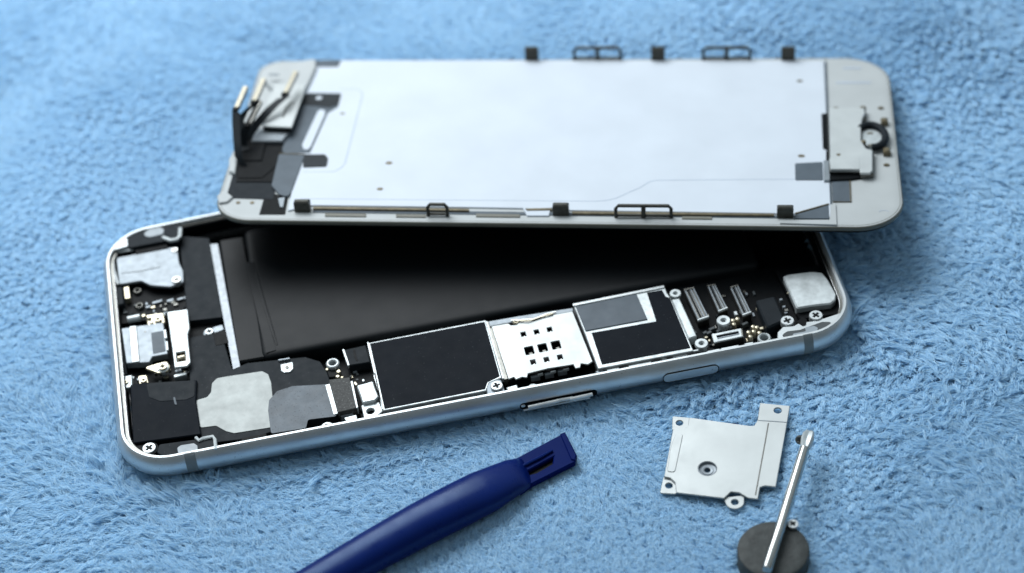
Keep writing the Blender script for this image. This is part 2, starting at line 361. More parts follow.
# corner screw, antenna insert (lower-left)
MB().cyl((-6.368,-2.815), .17, .4, .585, 28, .03, .13).build('screw_seat', BLK2, BODY)
screw((-6.368,-2.815), .125, .62, RIM, .75)
ai = P('antenna_insert', [(-6.177,-2.816),(-5.430,-2.882),(-5.195,-2.933),(-5.165,-3.240),(-5.639,-3.235),(-6.073,-3.203),(-6.225,-3.002)], .5, .655, DGREY, BODY, .01, r=.05)
P('antenna_window', [(-5.857,-2.999),(-5.781,-2.957),(-5.544,-2.972),(-5.486,-3.050),(-5.488,-3.198),(-5.565,-3.252),(-5.801,-3.237),(-5.848,-3.138)], .65, .67, ANTL, ai, .006, r=.05)
MB().tube(line3([(-5.501,-2.850),(-5.452,-2.938),(-5.377,-2.909),(-5.193,-2.908),(-5.163,-2.992),(-5.165,-3.240)], .67), .035, 8).build('grounding_clip', WSTEEL, BODY)

# --- middle: connectors between the modules and the board
MB().cyl((-2.832,-1.529), .125, .3, .56, 26, .02, .068).build('standoff', WSTEEL, BODY)
P('dark_cap', [(-2.972,-1.579),(-2.747,-1.615),(-2.777,-1.847),(-2.963,-1.822)], .3, .48, BLK2, BODY, .02, r=.04)
for q, r_ in (((-2.956,-1.610), .035), ((-2.751,-1.721), .045), ((-2.786,-1.844), .04), ((-2.707,-1.893), .03)): MB().cyl(q, r_, .35, .50, 10, .012).build('solder_bead', GOLD, BODY)
P('flex_connector', [(-2.958,-1.954),(-2.566,-1.997),(-2.534,-2.814),(-2.898,-2.829)], .4, .57, SPECK, BODY, .012, r=.02)
P('connector_edge', [(-2.563,-2.107),(-2.525,-2.104),(-2.514,-2.797),(-2.553,-2.812)], .4, .565, WSTEEL, BODY, .004)
tb = P('screw_tab', [(-3.800,-1.270),(-3.570,-1.267),(-3.580,-1.439),(-3.644,-1.502),(-3.757,-1.497),(-3.807,-1.430)], .49, .515, WSTEEL, BODY, .006)
screw((-3.686,-1.379), .035, .53, BITDARK, z0=.5, parent=tb)
MB().box((-3.721,-1.157), .11, .018, .45, .53, -.05, .006).build('tab_edge', GSTEEL, BODY)
sb = P('shield_bracket', [(-2.593,-1.270),(-2.159,-1.256),(-2.137,-1.722),(-2.544,-1.703)], .35, .575, DGREY, BODY, .014)
P('bracket_edge', [(-2.608,-1.266),(-2.573,-1.265),(-2.526,-1.700),(-2.561,-1.706)], .5, .585, WSTEEL, sb, .003)
P('crack_mark', [(-2.408,-1.322),(-2.371,-1.333),(-2.371,-1.549),(-2.354,-1.635),(-2.391,-1.625),(-2.414,-1.510)], .574, .579, BLK2, sb, .001)
P('black_recess', [(-2.576,-1.510),(-2.082,-1.540),(-2.069,-2.785),(-2.490,-2.720)], .16, .38, BLK2, BODY)
P('white_block', [(-2.467,-2.248),(-2.152,-2.217),(-2.144,-2.364),(-2.107,-2.634),(-2.184,-2.717),(-2.418,-2.717),(-2.438,-2.517)], .3, .575, WSTEEL, BODY, .02, r=.03)
P('block_foot', [(-2.454,-2.696),(-2.118,-2.698),(-2.079,-2.953),(-2.183,-3.027),(-2.444,-3.032)], .3, .50, WSTEEL, BODY, .012, [circ((-2.304,-2.891), .075, 18)], r=.03)
MB().cyl((-2.304,-2.891), .08, .2, .42, 18, 0).build('foot_hole', BLK2, BODY)
MB().cyl((-3.129,-3.121), .13, .4, .57, 26, .03, .04).build('standoff', RIM, BODY)
P('small_chip', [(-2.799,-2.928),(-2.574,-2.913),(-2.569,-3.016),(-2.773,-3.011)], .3, .50, WSTEEL, BODY); P('small_chip', [(-2.877,-2.785),(-2.635,-2.788),(-2.625,-2.854),(-2.849,-2.857)], .3, .47, GSTEEL, BODY)

# --- logic board and shields
P('circuit_board', [(-2.570,-1.109),(0.180,-0.939),(1.878,-0.996),(3.777,-0.994),(6.378,-1.103),(6.889,-2.337),(5.609,-3.021),(3.882,-3.021),(1.981,-2.995),(-0.278,-2.946),(-2.489,-2.931)], .22, .33, BLK2, BODY, 0)
s1 = [(-2.117,-1.226),(0.161,-1.233),(0.179,-2.791),(-0.068,-2.854),(-0.157,-3.037),(-2.076,-3.022)]
sh = P('board_shield', inset(ccw(s1), .0), .33, .585, WSTEEL, BODY, .012)
lab(sh, 'large rectangular shield under black tape')
P('black_tape', inset(ccw([(-2.090,-1.242),(0.146,-1.260),(0.164,-2.761),(-0.086,-2.849),(-0.162,-3.010),(-2.055,-3.003)]), .012), .585, .592, BLACK, sh, .003)
P('left_edge', [(-2.124,-1.211),(-2.097,-1.210),(-2.078,-2.006),(-2.121,-2.126),(-2.106,-2.289),(-2.069,-2.999),(-2.094,-2.992)], .57, .597, RIM, sh, .004)
P('board_edge', [(-2.090,-3.027),(-0.168,-3.041),(-0.184,-3.128),(-2.086,-3.130)], .3, .48, GSTEEL, BODY)
for a_ in ([(-1.958,-3.031),(-1.771,-3.031),(-1.765,-3.109),(-1.950,-3.109)], [(-1.156,-3.033),(-0.912,-3.023),(-0.908,-3.114),(-1.152,-3.124)], [(-0.707,-3.028),(-0.201,-3.026),(-0.201,-3.129),(-0.706,-3.131)]): P('board_chip', a_, .35, .50, GSTEEL, BODY, .01)
P('board_chip', [(-1.140,-3.050),(-0.914,-3.036),(-0.911,-3.075),(-1.137,-3.090)], .5, .505, BLK2, BODY, .001)
P('screw_bracket', [(-0.126,-2.864),(0.004,-2.769),(0.163,-2.826),(0.181,-3.130),(0.074,-3.204),(-0.162,-3.165)], .4, .575, GSTEEL, BODY, .014, r=.05)
screw((0.049,-2.996), .115, .625, RIM, .2)
def sq_(c, a, b): return [(c[0]-a,c[1]-b),(c[0]+a,c[1]-b),(c[0]+a,c[1]+b),(c[0]-a,c[1]+b)]
# sim reader
smallh = [sq_(c, .047, .060) for c in [(0.780,-1.837),(1.033,-1.845),(1.282,-1.849),(0.816,-2.595),(1.069,-2.599),(1.324,-2.604)]]
bigh = [sq_(c, .084, .105) for c in [(0.805,-2.285),(1.061,-2.284),(1.316,-2.280)]]
bigh = [rnd(h, .02, 3) for h in bigh]
rd = P('card_reader', [(0.236,-1.469),(0.553,-1.476),(0.598,-1.544),(0.711,-1.562),(0.747,-1.475),(1.799,-1.495),(1.882,-2.876),(1.785,-2.929),(1.666,-2.869),(1.626,-2.964),(1.541,-2.966),(1.526,-2.857),(1.050,-2.830),(0.668,-2.855),(0.631,-2.949),(0.544,-2.912),(0.425,-2.944),(0.401,-2.872),(0.293,-2.895)], .60, .625, STEEL, BODY, .006, smallh+bigh)
lab(rd, 'bright card reader cage with nine square holes')
P('reader_floor', [(0.193,-1.375),(1.841,-1.396),(1.924,-2.783),(0.281,-2.853)], .33, .50, BLK2, rd, 0)
for c in [(0.833,-2.284),(1.088,-2.288),(1.345,-2.285)]: MB().box((c[0], c[1]-.01), .035, .05, .5, .53, .1).build('contact_pin', BITDARK, rd)
for c in [(0.780,-1.837),(1.033,-1.845),(1.282,-1.849),(0.816,-2.595),(1.069,-2.599),(1.324,-2.604)]: MB().box((c[0]+.015, c[1]-.02), .018, .02, .5, .575, .1).build('contact_pin', SCREW, rd)
P('reader_rail', [(0.207,-1.309),(0.756,-1.325),(1.822,-1.390),(1.815,-1.486),(0.770,-1.454),(0.210,-1.448)], .50, .612, GSTEEL, rd, .008)
MB().tube([(*q, .64) for q in [(0.620,-1.436),(0.787,-1.469),(1.049,-1.515),(1.335,-1.444),(1.490,-1.446)]], .016, 6).build('spring_wire', SCREW, rd)
MB().tube([(*q, .65) for q in [(0.709,-1.475),(0.926,-1.550),(1.167,-1.507),(1.424,-1.483)]], .013, 6).build('spring_wire', GOLD, rd)
MB().cyl((0.709,-1.475), .07, .58, .65, 16, .02, .02).build('spring_pivot', GOLD, rd)
P('left_rail', [(0.163,-1.276),(0.248,-1.286),(0.291,-2.848),(0.214,-2.853)], .4, .58, BITDARK, rd, .008)
P('left_rail_edge', [(0.157,-1.288),(0.187,-1.288),(0.219,-2.829),(0.188,-2.836)], .5, .60, WSTEEL, rd, .003)
for q in [(0.796,-2.848),(1.060,-2.850),(1.307,-2.845)]: MB().box(q, .085, .028, .4, .52, -.02, .01).build('reader_tab', GSTEEL, rd)
for q in [(0.892,-2.858),(1.137,-2.860),(1.382,-2.863)]: MB().box(q, .05, .014, .5, .56, .1, .006).build('reader_tab', WSTEEL, rd)
P('board_chip', [(0.220,-3.002),(0.430,-2.982),(0.431,-3.125),(0.241,-3.138)], .35, .53, WSTEEL, BODY, .016); MB().lathe((0.703,-3.101), [(.12,.3),(.12,.45),(.09,.49),(.0,.50)]).build('round_cap', WSTEEL, BODY)
P('black_recess', [(0.226,-2.794),(1.845,-2.768),(1.883,-2.938),(0.278,-3.017)], .3, .36, BLK2, BODY)
# second shield
s2 = [(1.856,-1.266),(3.648,-1.267),(3.651,-1.453),(3.679,-1.616),(3.750,-3.073),(1.947,-3.046),(1.905,-2.070)]
sh2 = P('board_shield', s2, .33, .580, WSTEEL, BODY, .012)
lab(sh2, 'second shield with L shaped black tape and grey pad')
P('grey_pad', [(1.889,-1.362),(3.081,-1.335),(3.122,-2.062),(1.930,-2.046)], .5805, .60, FLEX, sh2, .01)
P('black_tape', [(3.282,-1.353),(3.575,-1.363),(3.598,-1.556),(3.663,-1.609),(3.711,-2.988),(2.039,-2.961),(2.032,-2.117),(3.270,-2.151)], .5805, .592, BLACK, sh2, .003)
P('shield_edge', [(1.846,-1.274),(3.640,-1.262),(3.635,-1.323),(1.845,-1.338)], .57, .605, RIM, sh2, .004)
P('right_bar', [(3.679,-1.667),(3.839,-1.676),(3.904,-2.736),(3.733,-2.763)], .4, .60, WSTEEL, BODY, .02, r=.02)
for q, s_ in (((2.726,-3.092), .22), ((2.218,-3.083), .12), ((3.489,-3.080), .14), ((3.189,-3.063), .05)): MB().box(q, s_, .03, .35, .53, -.01, .012).build('board_chip', WSTEEL, BODY)
MB().box((1.972,-3.080), .07, .06, .35, .52, .2, .012).build('board_chip', GSTEEL, BODY)
def standoff(c, r, z, hole=.3):
    o = MB().lathe(c, [(r*.8,.3),(r*.8,z-.07),(r,z-.06),(r,z-.015),(r*.93,z),(r*.45,z),(r*.4,z-.02),(r*hole,z-.03),(r*hole,z-.1),(0,z-.1)]).build('standoff', WSTEEL, BODY); return o
standoff((3.800,-1.503), .11, .58); standoff((3.940,-2.919), .125, .58); standoff((4.483,-2.469), .13, .60)
MB().cyl((5.099,-3.074), .125, .3, .57, 26, .02, .078).build('standoff', WSTEEL, BODY)
def connector(q, name='board_connector'):
    """four corners: q0,q1 far end, q2,q3 near end"""
    o = P(name, q, .33, .50, BITDARK, BODY, .01, r=.02)
    a, b, c, d = [Vector(k) for k in q]
    for t, m, zz in ((.10, GSTEEL, .53), (.36, DGREY, .53), (.62, GSTEEL, .525), (.90, GSTEEL, .53)):
        p0 = a.lerp(b, t); p1 = d.lerp(c, t); p0, p1 = p0.lerp(p1, .07), p0.lerp(p1, .93)
        MB().tube([(p0.x, p0.y, zz-.015), (p1.x, p1.y, zz-.015)], .017, 6).build('contact_rail', m, o)
    for s_ in (.04, .96):
        p0 = a.lerp(d, s_); p1 = b.lerp(c, s_); MB().tube([(p0.x, p0.y, .51), (p1.x, p1.y, .51)], .026, 6).build('end_cap', WSTEEL if s_ > .5 else BITDARK, o)
    return o
connector([(3.990,-1.373),(4.192,-1.368),(4.265,-2.258),(4.041,-2.301)]); connector([(4.449,-1.395),(4.600,-1.404),(4.665,-2.122),(4.470,-2.175)])
connector([(4.853,-1.556),(5.014,-1.537),(5.060,-2.358),(4.881,-2.396)])
h4 = connector([(4.782,-2.717),(4.753,-2.888),(4.195,-2.898),(4.201,-2.695)])
P('connector_frame', [(4.191,-2.697),(4.759,-2.694),(4.748,-2.907),(4.179,-2.923)], .50, .53, WSTEEL, h4, .008, [ccw([(4.270,-2.762),(4.683,-2.759),(4.688,-2.842),(4.275,-2.850)])], r=0)
for q in [(4.687,-2.410),(4.777,-2.394),(4.674,-2.513),(4.880,-2.787),(5.002,-2.672),(4.981,-2.794),(4.882,-2.907),(5.071,-2.859),(5.064,-2.708)]:
    MB().lathe(q, [(.05,.33),(.05,.46),(.035,.49),(0,.50)], 14).build('solder_bead', GOLD, BODY)
for q, s_ in (((4.266,-2.446), .06), ((4.185,-2.532), .05), ((4.894,-2.486), .06), ((4.114,-2.512), .04), ((4.379,-2.532), .05), ((4.593,-2.524), .05), ((3.934,-2.461), .03)): MB().box(q, s_, .03, .33, .42, .3).build('board_chip', ANT, BODY)
P('foam_block', [(5.212,-2.088),(5.585,-2.074),(5.592,-2.748),(5.222,-2.859)], .3, .57, DGREY, BODY, .03, r=.05)
for q, s_ in (((4.110,-3.145), .12), ((4.424,-3.145), .17), ((4.787,-3.143), .08), ((3.781,-3.051), .07)): MB().box(q, s_, .022, .35, .56, -.01, .01).build('board_chip', WSTEEL, BODY)
# rear camera tag plate (right end)
P('camera_seat', [(5.826,-1.282),(6.843,-1.401),(6.874,-2.491),(6.688,-2.770),(5.894,-2.710)], .16, .46, BLK2, BODY, .02)
P('camera_plate', [(5.877,-1.623),(6.026,-1.606),(6.428,-1.650),(6.621,-1.728),(6.671,-1.948),(6.706,-2.367),(6.638,-2.520),(6.523,-2.590),(6.155,-2.544),(5.881,-2.535)], .40, .595, WSTEEL, BODY, .025, r=.05)
for q in [(5.704,-2.105),(5.705,-2.301),(5.696,-2.464)]: MB().box(q, .03, .025, .4, .47, .1).build('contact_pin', GSTEEL, BODY)
br = P('corner_bracket', [(5.299,-3.254),(5.350,-3.081),(5.487,-2.971),(5.689,-3.001),(5.822,-2.943),(6.042,-2.978),(6.238,-2.966),(6.643,-2.903),(6.728,-2.817),(6.811,-2.675),(6.780,-2.804),(6.646,-3.013),(6.432,-3.143),(6.079,-3.232)], .5, .635, RIM, BODY, .012, r=.03)
P('antenna_insert', [(5.408,-3.175),(5.522,-3.113),(5.762,-3.140),(6.211,-3.050),(6.353,-3.090),(6.378,-3.192),(6.259,-3.266),(5.932,-3.336),(5.627,-3.335),(5.432,-3.289)], .6, .648, ANT, BODY, .006, r=.05)
P('antenna_window', [(5.589,-3.209),(5.854,-3.216),(5.866,-3.112),(6.036,-3.119),(6.092,-3.189),(6.044,-3.283),(5.933,-3.333),(5.616,-3.310)], .64, .656, ANTL, BODY, .004, r=.03)
P('bracket_notch', [(5.753,-2.917),(5.911,-2.839),(5.967,-2.909),(5.904,-3.054),(5.843,-3.064)], .55, .642, BLK2, BODY, .005, r=.03)
screw((5.604,-2.859), .125, .665, RIM, .2); screw((6.150,-2.866), .125, .665, RIM, .6)

def inside(p, poly):
    c = False; n = len(poly)
    for i in range(n):
        (x1, y1), (x2, y2) = poly[i-1], poly[i]
        if (y1 > p[1]) != (y2 > p[1]) and p[0] < (x2-x1)*(p[1]-y1)/(y2-y1)+x1: c = not c
    return c
for zone, cnt, base in (([(4.246,-1.410),(5.289,-1.566),(5.475,-2.488),(5.240,-2.968),(3.910,-2.918)], 34, .33), ([(-2.598,-1.551),(-2.215,-1.549),(-2.162,-1.993),(-2.512,-2.055)], 9, .37), ([(-6.718,1.250),(-5.451,1.181),(-5.463,0.721),(-6.701,0.784)], 30, .40), ([(-6.658,-0.524),(-5.468,-0.583),(-5.484,-1.066),(-6.675,-0.871)], 18, .34), ([(5.767,-1.958),(6.124,-1.946),(6.848,-2.461),(5.939,-2.564),(5.688,-2.493)], 8, .45)):
    xs = [p[0] for p in zone]; ys = [p[1] for p in zone]; k = 0
    while k < cnt:
        p = (random.uniform(min(xs), max(xs)), random.uniform(min(ys), max(ys)))
        if not inside(p, zone): continue
        k += 1; a_ = random.uniform(.02, .055); b_ = random.uniform(.015, .035)
        if random.random() < .5: a_, b_ = b_, a_
        MB().box(p, a_, b_, base, base+random.uniform(.02, .06), random.choice((0, 0, .3)), .006).build('board_component', random.choice((GSTEEL, ANT, GOLD, BITDARK, WSTEEL, DGREY)), BODY)
# ================================================================== DISPLAY
DM = Matrix([[0.986702, 0.155631, 0.046892], [-0.160769, 0.976938, 0.140518], [-0.023942, -0.146188, 0.988967]])
DISP = empty('phone_screen', (1.3935, 3.8569, 1.0203), 'detached phone screen lying face down over the body, white sheet up, flex cables sticking up', 'phone screen', mtx=DM)
DQ = [(-6.681,-3.133),(6.706,-3.264),(6.780,3.241),(-6.861,3.155)]
DR = [.80,.95,.95,.5]
glass = skin(sweep(DQ, DR, [(.12,-.17),(.05,-.16),(.03,-.145),(.03,-.12),(.04,-.10)]), True, True).build('front_glass', BLK2, DISP, 45)
frame = skin(sweep(DQ, DR, [(.03,-.10),(.005,-.09),(.0,-.03),(.018,-.008),(.045,.0),(.2,.0)], 14), True, True).build('frame', BEZEL, DISP, 30)
skin(sweep(DQ, DR, [(.0,-.095),(-.006,-.09),(-.006,-.03),(.004,-.014),(.055,.003),(.057,-.01),(.01,-.095)], 14)).build('frame_edge', BEZEDGE, frame, 40)
# low tray around the sheet
sheet = P('backlight_sheet', [(-5.747,2.434),(-5.641,3.115),(5.425,3.046),(5.321,-2.953),(4.548,-2.926),(4.247,-2.844),(0.333,-2.778),(-0.042,-2.694),(-0.061,-2.973),(-0.486,-2.977),(-0.585,-2.717),(-1.624,-2.692),(-4.736,-2.650),(-5.199,-2.849),(-5.241,-2.279)], .0005, .03, SHEET, DISP, .008)
def groove(pts, r=.012, h=.03): return MB().tube(line3(pts, h), r, 6, .35).build('embossed_line', GROOVE, sheet)
groove([(-5.034,-2.422),(-3.035,-2.440),(0.781,-2.463),(1.013,-2.436),(1.197,-2.360),(1.658,-1.968),(1.847,-1.750),(1.963,-1.706),(3.217,-1.675),(5.221,-1.636)], .014)
groove([(-4.884,1.857),(-4.558,1.856),(-4.437,1.771),(-4.379,1.603),(-4.337,-1.105),(-4.390,-1.294),(-4.512,-1.426),(-5.142,-1.448)], .014)
for q, r_ in (((-3.437,-1.100), .055), ((-3.486,-2.062), .05), ((-4.692,0.837), .04), ((4.883,2.177), .05), ((4.828,-0.794), .055)):
    MB().prism(circ(q, r_*1.3, 16, r_), .028, .034, .002).build('locating_hole', BROWN, sheet)
# bottom rails
P('edge_rail', [(-4.720,-2.724),(-1.633,-2.776),(-1.626,-2.846),(-4.706,-2.805)], .0, .05, BROWN, DISP, .008)
P('edge_rail', [(0.377,-2.840),(4.245,-2.882),(4.244,-2.950),(0.381,-2.920)], .0, .05, BROWN, DISP, .008)
P('edge_rail', [(-0.543,-2.744),(-0.019,-2.718),(-0.014,-2.795),(-0.498,-2.814)], .0, .045, BROWN, DISP, .008)
P('edge_channel', [(-4.718,-2.759),(4.303,-2.897),(4.301,-2.983),(-4.698,-2.882)], .0005, .012, FLEX, DISP, .003)
for a_ in ([(-4.454,-2.913),(-3.642,-2.922),(-3.626,-3.027),(-4.436,-3.018)], [(-3.049,-2.934),(-2.459,-2.942),(-2.447,-3.039),(-3.036,-3.031)], [(-1.486,-2.901),(-0.628,-2.910),(-0.619,-3.013),(-1.475,-3.005)], [(2.495,-2.947),(3.067,-2.955),(3.068,-3.044),(2.497,-3.037)]): P('rail_shim', a_, .0005, .02, BEZEDGE, DISP, .004)
P('corner_trim', [(4.356,-3.063),(5.288,-3.053),(5.329,-2.520),(5.433,-2.519),(5.421,-3.221),(4.353,-3.182)], .0005, .03, BEZEL, DISP, .008)
P('grey_wedge', [(4.658,-2.850),(5.295,-2.519),(5.286,-3.021),(4.621,-3.028)], .0005, .034, FLEX, DISP, .003)
MB().tube(line3([(4.643,-2.873),(5.294,-2.535)], .036), .02, 6).build('wedge_edge', BROWN, DISP)
# clips: h is up from the frame, they stand beyond the sheet edge
def clip(q, w, d, z=.14, t=1.0):
    mb = MB(); x, y = q
    mb.prism([(x-w*t,y-d),(x+w*t,y-d),(x+w,y+d),(x-w,y+d)], -.02, z, .03)
    return mb.build('mounting_clip', OLIVE, DISP)
for q in [(-4.912,-2.799),(0.164,-2.872),(4.454,-2.915)]: clip(q, .155, .07, .24)
for q in [(-0.868,3.130),(1.872,3.119),(4.662,3.107)]: clip(q, .15, .06, .33, .95)
def loop(q, w, d, dbl, z=.06, tall=0):
    x, y = q; mb = MB()
    pts = [] if tall else rnd([(x-w,y-d),(x+w,y-d),(x+w,y+d),(x-w,y+d)], d*.55, 4)
    if tall:   # standing hoop
        pts = [(x-w,y,0),(x-w,y,tall*.75),(x-w+.05,y,tall),(x+w-.05,y,tall),(x+w,y,tall*.75),(x+w,y,0)]
        mb.tube(pts, .036, 8); mb.tube([(x-w,y,.05),(x+w,y,.05)], .03, 8)
        if dbl: mb.tube([(x,y,0),(x,y,tall)], .045, 8)
    else:
        mb.tube([(a,b,z) for a,b in pts], .032, 8, .7, True)
        if dbl: mb.tube([(x,y-d,z),(x,y+d,z)], .04, 8)
    return mb.build('wire_loop', OLIVE, DISP)
loop((-2.223,-2.965), .19, 0, False, tall=.27)
loop((1.759,-2.977), .53, 0, True, tall=.27)
loop((0.560,3.146), .50, 0, True, tall=.30); loop((3.347,3.134), .50, 0, True, tall=.30)
PLATE = mat('plated_cover', (.52,.55,.55), .36, .4, .06, 2)
# right end: bezel details
for a_ in ([(5.817,2.800),(6.197,2.799),(6.193,2.735),(5.814,2.736)], [(5.643,2.186),(6.371,2.184),(6.368,2.126),(5.640,2.127)]): P('moulded_line', a_, .0005, .006, GROOVE, frame, .001)
for q in [(6.506,1.099),(6.483,-1.086),(6.146,1.119),(5.594,1.078)]: MB().prism(circ(q, .06, 14, .045), .0, .03, .01).build('moulded_dot', BROWN, DISP)
P('hairline_gap', [(5.435,3.029),(5.477,3.029),(5.357,-2.520),(5.319,-2.520)], .0, .026, FLEX, DISP, .003)
P('dark_tab', [(5.285,0.810),(5.448,0.811),(5.397,-0.636),(5.264,-0.523)], .03, .06, BLK2, DISP, .01, r=.03)
P('flex_tail', [(4.693,-1.082),(5.233,-1.023),(5.219,-1.687),(4.682,-1.691)], .030, .042, FLEX, DISP, .003, r=.03)
P('flex_bar', [(5.253,-1.025),(5.381,-1.024),(5.350,-1.753),(5.234,-1.754)], .03, .08, GSTEEL, DISP, .012)
P('bracket_shadow_pad', [(5.322,-0.566),(6.117,-1.157),(6.178,-1.448),(5.977,-1.594),(5.722,-1.668),(5.276,-1.707)], .0005, .05, BLK2, DISP, .01, r=.04)  # black pad paints the dark shadow below the bracket plate
P('grey_flex', [(5.393,-1.622),(5.725,-1.637),(5.705,-2.410),(5.376,-2.385)], .0005, .012, FLEX, DISP, .003)
MB().tube(line3([(5.744,-1.637),(5.724,-2.417),(5.382,-2.420)], .012), .012, 6).build('flex_edge', BROWN, DISP)
P('bracket_dark_pad', [(5.409,0.914),(6.190,0.914),(6.182,0.577),(6.098,0.518),(6.040,-0.352),(6.122,-0.653),(6.255,-0.728),(6.206,-1.555),(5.953,-1.611),(5.940,-1.484),(5.340,-1.488)], .03, .11, BITDARK, DISP, .01)  # dark outline pad standing in for the shadow around the bracket
cb = P('speaker_bracket', [(5.434,0.853),(6.143,0.853),(6.152,0.635),(6.091,0.457),(6.043,0.126),(6.014,-0.411),(6.096,-0.712),(6.219,-0.787),(6.176,-1.522),(6.123,-1.613),(5.940,-1.614),(5.928,-1.470),(5.371,-1.473)], .12, .165, PLATE, DISP, .012)
P('bracket_fold', [(5.364,-1.088),(5.949,-1.085),(5.937,-1.488),(5.372,-1.491)], .1, .170, PLATE, cb, .01)
MB().prism(circ((5.547,-0.954), .045, 14), .16, .168, .003).build('bracket_dot', BROWN, cb)
def arc(c, r, a0, a1, n=16, ry=1.): return [(c[0]+r*math.cos(a0+(a1-a0)*k/n), c[1]+r*ry*math.sin(a0+(a1-a0)*k/n)) for k in range(n+1)]
cc = (6.232,-0.150)
MB().prism(circ(cc, .24, 30, .33), .0, .06, .015).build('camera_ring', WSTEEL, DISP)
MB().tube(line3(arc(cc, .285, 2.5, -1.6, 22, 1.5), .10), .078, 10).build('ring_gasket', DGREY, DISP)
for a_ in ([(6.162,0.048),(6.282,0.048),(6.279,-0.006),(6.159,-0.006)], [(6.156,-0.411),(6.275,-0.411),(6.271,-0.463),(6.153,-0.464)]): P('ring_mark', a_, .058, .07, BROWN, DISP, .003)
for q in ((6.538,0.476), (6.514,-0.673)): MB().box(q, .07, .09, .0, .12, 0, .03).build('contact_block', BROWN, DISP)
MB().cyl((6.066,-0.430), .05, .0, .17, 12, .02).build('contact_stud', BROWN, DISP)
MB().tube(line3([(6.236,-2.736),(6.277,-2.694),(6.371,-2.686),(6.416,-2.727)], .002), .01, 6, .4).build('moulded_arc', GROOVE, frame)

# left end: home button assembly and loose flex cables
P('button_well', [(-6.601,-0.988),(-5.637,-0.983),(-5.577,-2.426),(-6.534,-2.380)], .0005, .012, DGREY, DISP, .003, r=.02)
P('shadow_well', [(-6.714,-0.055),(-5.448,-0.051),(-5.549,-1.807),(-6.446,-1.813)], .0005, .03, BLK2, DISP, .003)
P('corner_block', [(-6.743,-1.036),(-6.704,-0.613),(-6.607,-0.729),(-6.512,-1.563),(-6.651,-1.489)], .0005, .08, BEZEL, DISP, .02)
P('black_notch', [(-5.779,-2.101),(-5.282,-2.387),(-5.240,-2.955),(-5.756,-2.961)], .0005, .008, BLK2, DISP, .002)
P('notch_plate', [(-5.480,-2.407),(-5.346,-2.370),(-5.321,-2.727),(-5.384,-2.710)], .008, .03, GSTEEL, DISP, .004)
for q in [(-6.260,-2.539),(-5.978,-2.537)]: MB().prism(circ(q, .045, 14), .0, .012, .003).build('frame_hole', BROWN, frame)
P('corner_step', [(-6.718,-2.358),(-6.621,-2.139),(-6.388,-2.391),(-6.472,-2.571),(-6.625,-2.609)], .0005, .05, BEZEL, DISP, .015, r=.03)
P('grey_backing', [(-5.726,1.062),(-5.662,1.688),(-4.854,1.666),(-4.830,1.104),(-5.005,0.857),(-5.121,-0.728),(-5.654,-0.769),(-5.723,-0.615)], .0005, .038, FLEX, DISP, .003, r=.03)
P('flex_tab', [(-5.694,1.633),(-4.844,1.611),(-4.839,1.173),(-5.016,1.070),(-5.618,1.194)], .038, .05, FLEXD, DISP, .004, r=.02)
P('flex_dot', circ((-5.293,1.444), .07, 16), .05, .054, SHEET, DISP, .002)
P('white_slot', [(-5.336,-0.433),(-5.232,0.885),(-5.185,0.988),(-5.078,0.926),(-5.055,0.783),(-5.138,-0.490),(-5.178,-0.626),(-5.275,-0.607)], .038, .05, SHEET, DISP, .005, r=.03)
P('flex_tab', [(-5.252,-0.799),(-4.796,-0.797),(-4.710,-0.949),(-4.691,-1.252),(-5.166,-1.292)], .031, .045, FLEXD, DISP, .004, r=.04)
P('long_flex', [(-5.752,-0.779),(-5.206,-0.815),(-5.244,-2.122),(-5.273,-2.412),(-5.473,-2.305),(-5.685,-1.980)], .031, .055, FLEX, DISP, .004, r=.08)
MB().tube(line3([(-5.749,-0.795),(-5.204,-0.830)], .058), .012, 6).build('flex_fold', BROWN, DISP)
P('top_tab', [(-5.636,3.102),(-5.078,3.099),(-5.100,2.812),(-5.633,2.814)], .03, .045, FLEX, DISP, .004)
P('steel_pad', [(-6.393,0.100),(-5.632,0.102),(-5.753,-0.391),(-6.402,-0.394)], .03, .115, GSTEEL, DISP, .02, r=.03)
hb = P('button_bracket', [(-6.223,-0.030),(-5.592,-0.088),(-5.575,1.212),(-5.590,1.674),(-6.250,1.718),(-6.312,1.005)], .215, .255, STEEL, DISP, .010, r=.02)
P('bracket_dark_pad', [(-6.217,0.009),(-5.627,-0.049),(-5.607,1.231),(-6.302,1.023)], .10, .205, BLK2, DISP, .01)
P('bracket_upper', [(-6.670,2.699),(-5.637,3.026),(-5.559,2.695),(-5.618,1.746),(-6.123,1.409),(-6.660,2.175)], .0, .12, BEZEL, DISP, .02, r=.03)
MB().tube(line3([(-5.843,0.311),(-5.845,0.676),(-5.775,0.881),(-5.714,0.901)], .258), .022, 8, .5).build('pressed_slot', BITDARK, hb)
MB().tube(line3([(-6.471,2.082),(-6.251,2.082)], .258), .035, 8, .5).build('pressed_slot', GSTEEL, hb)
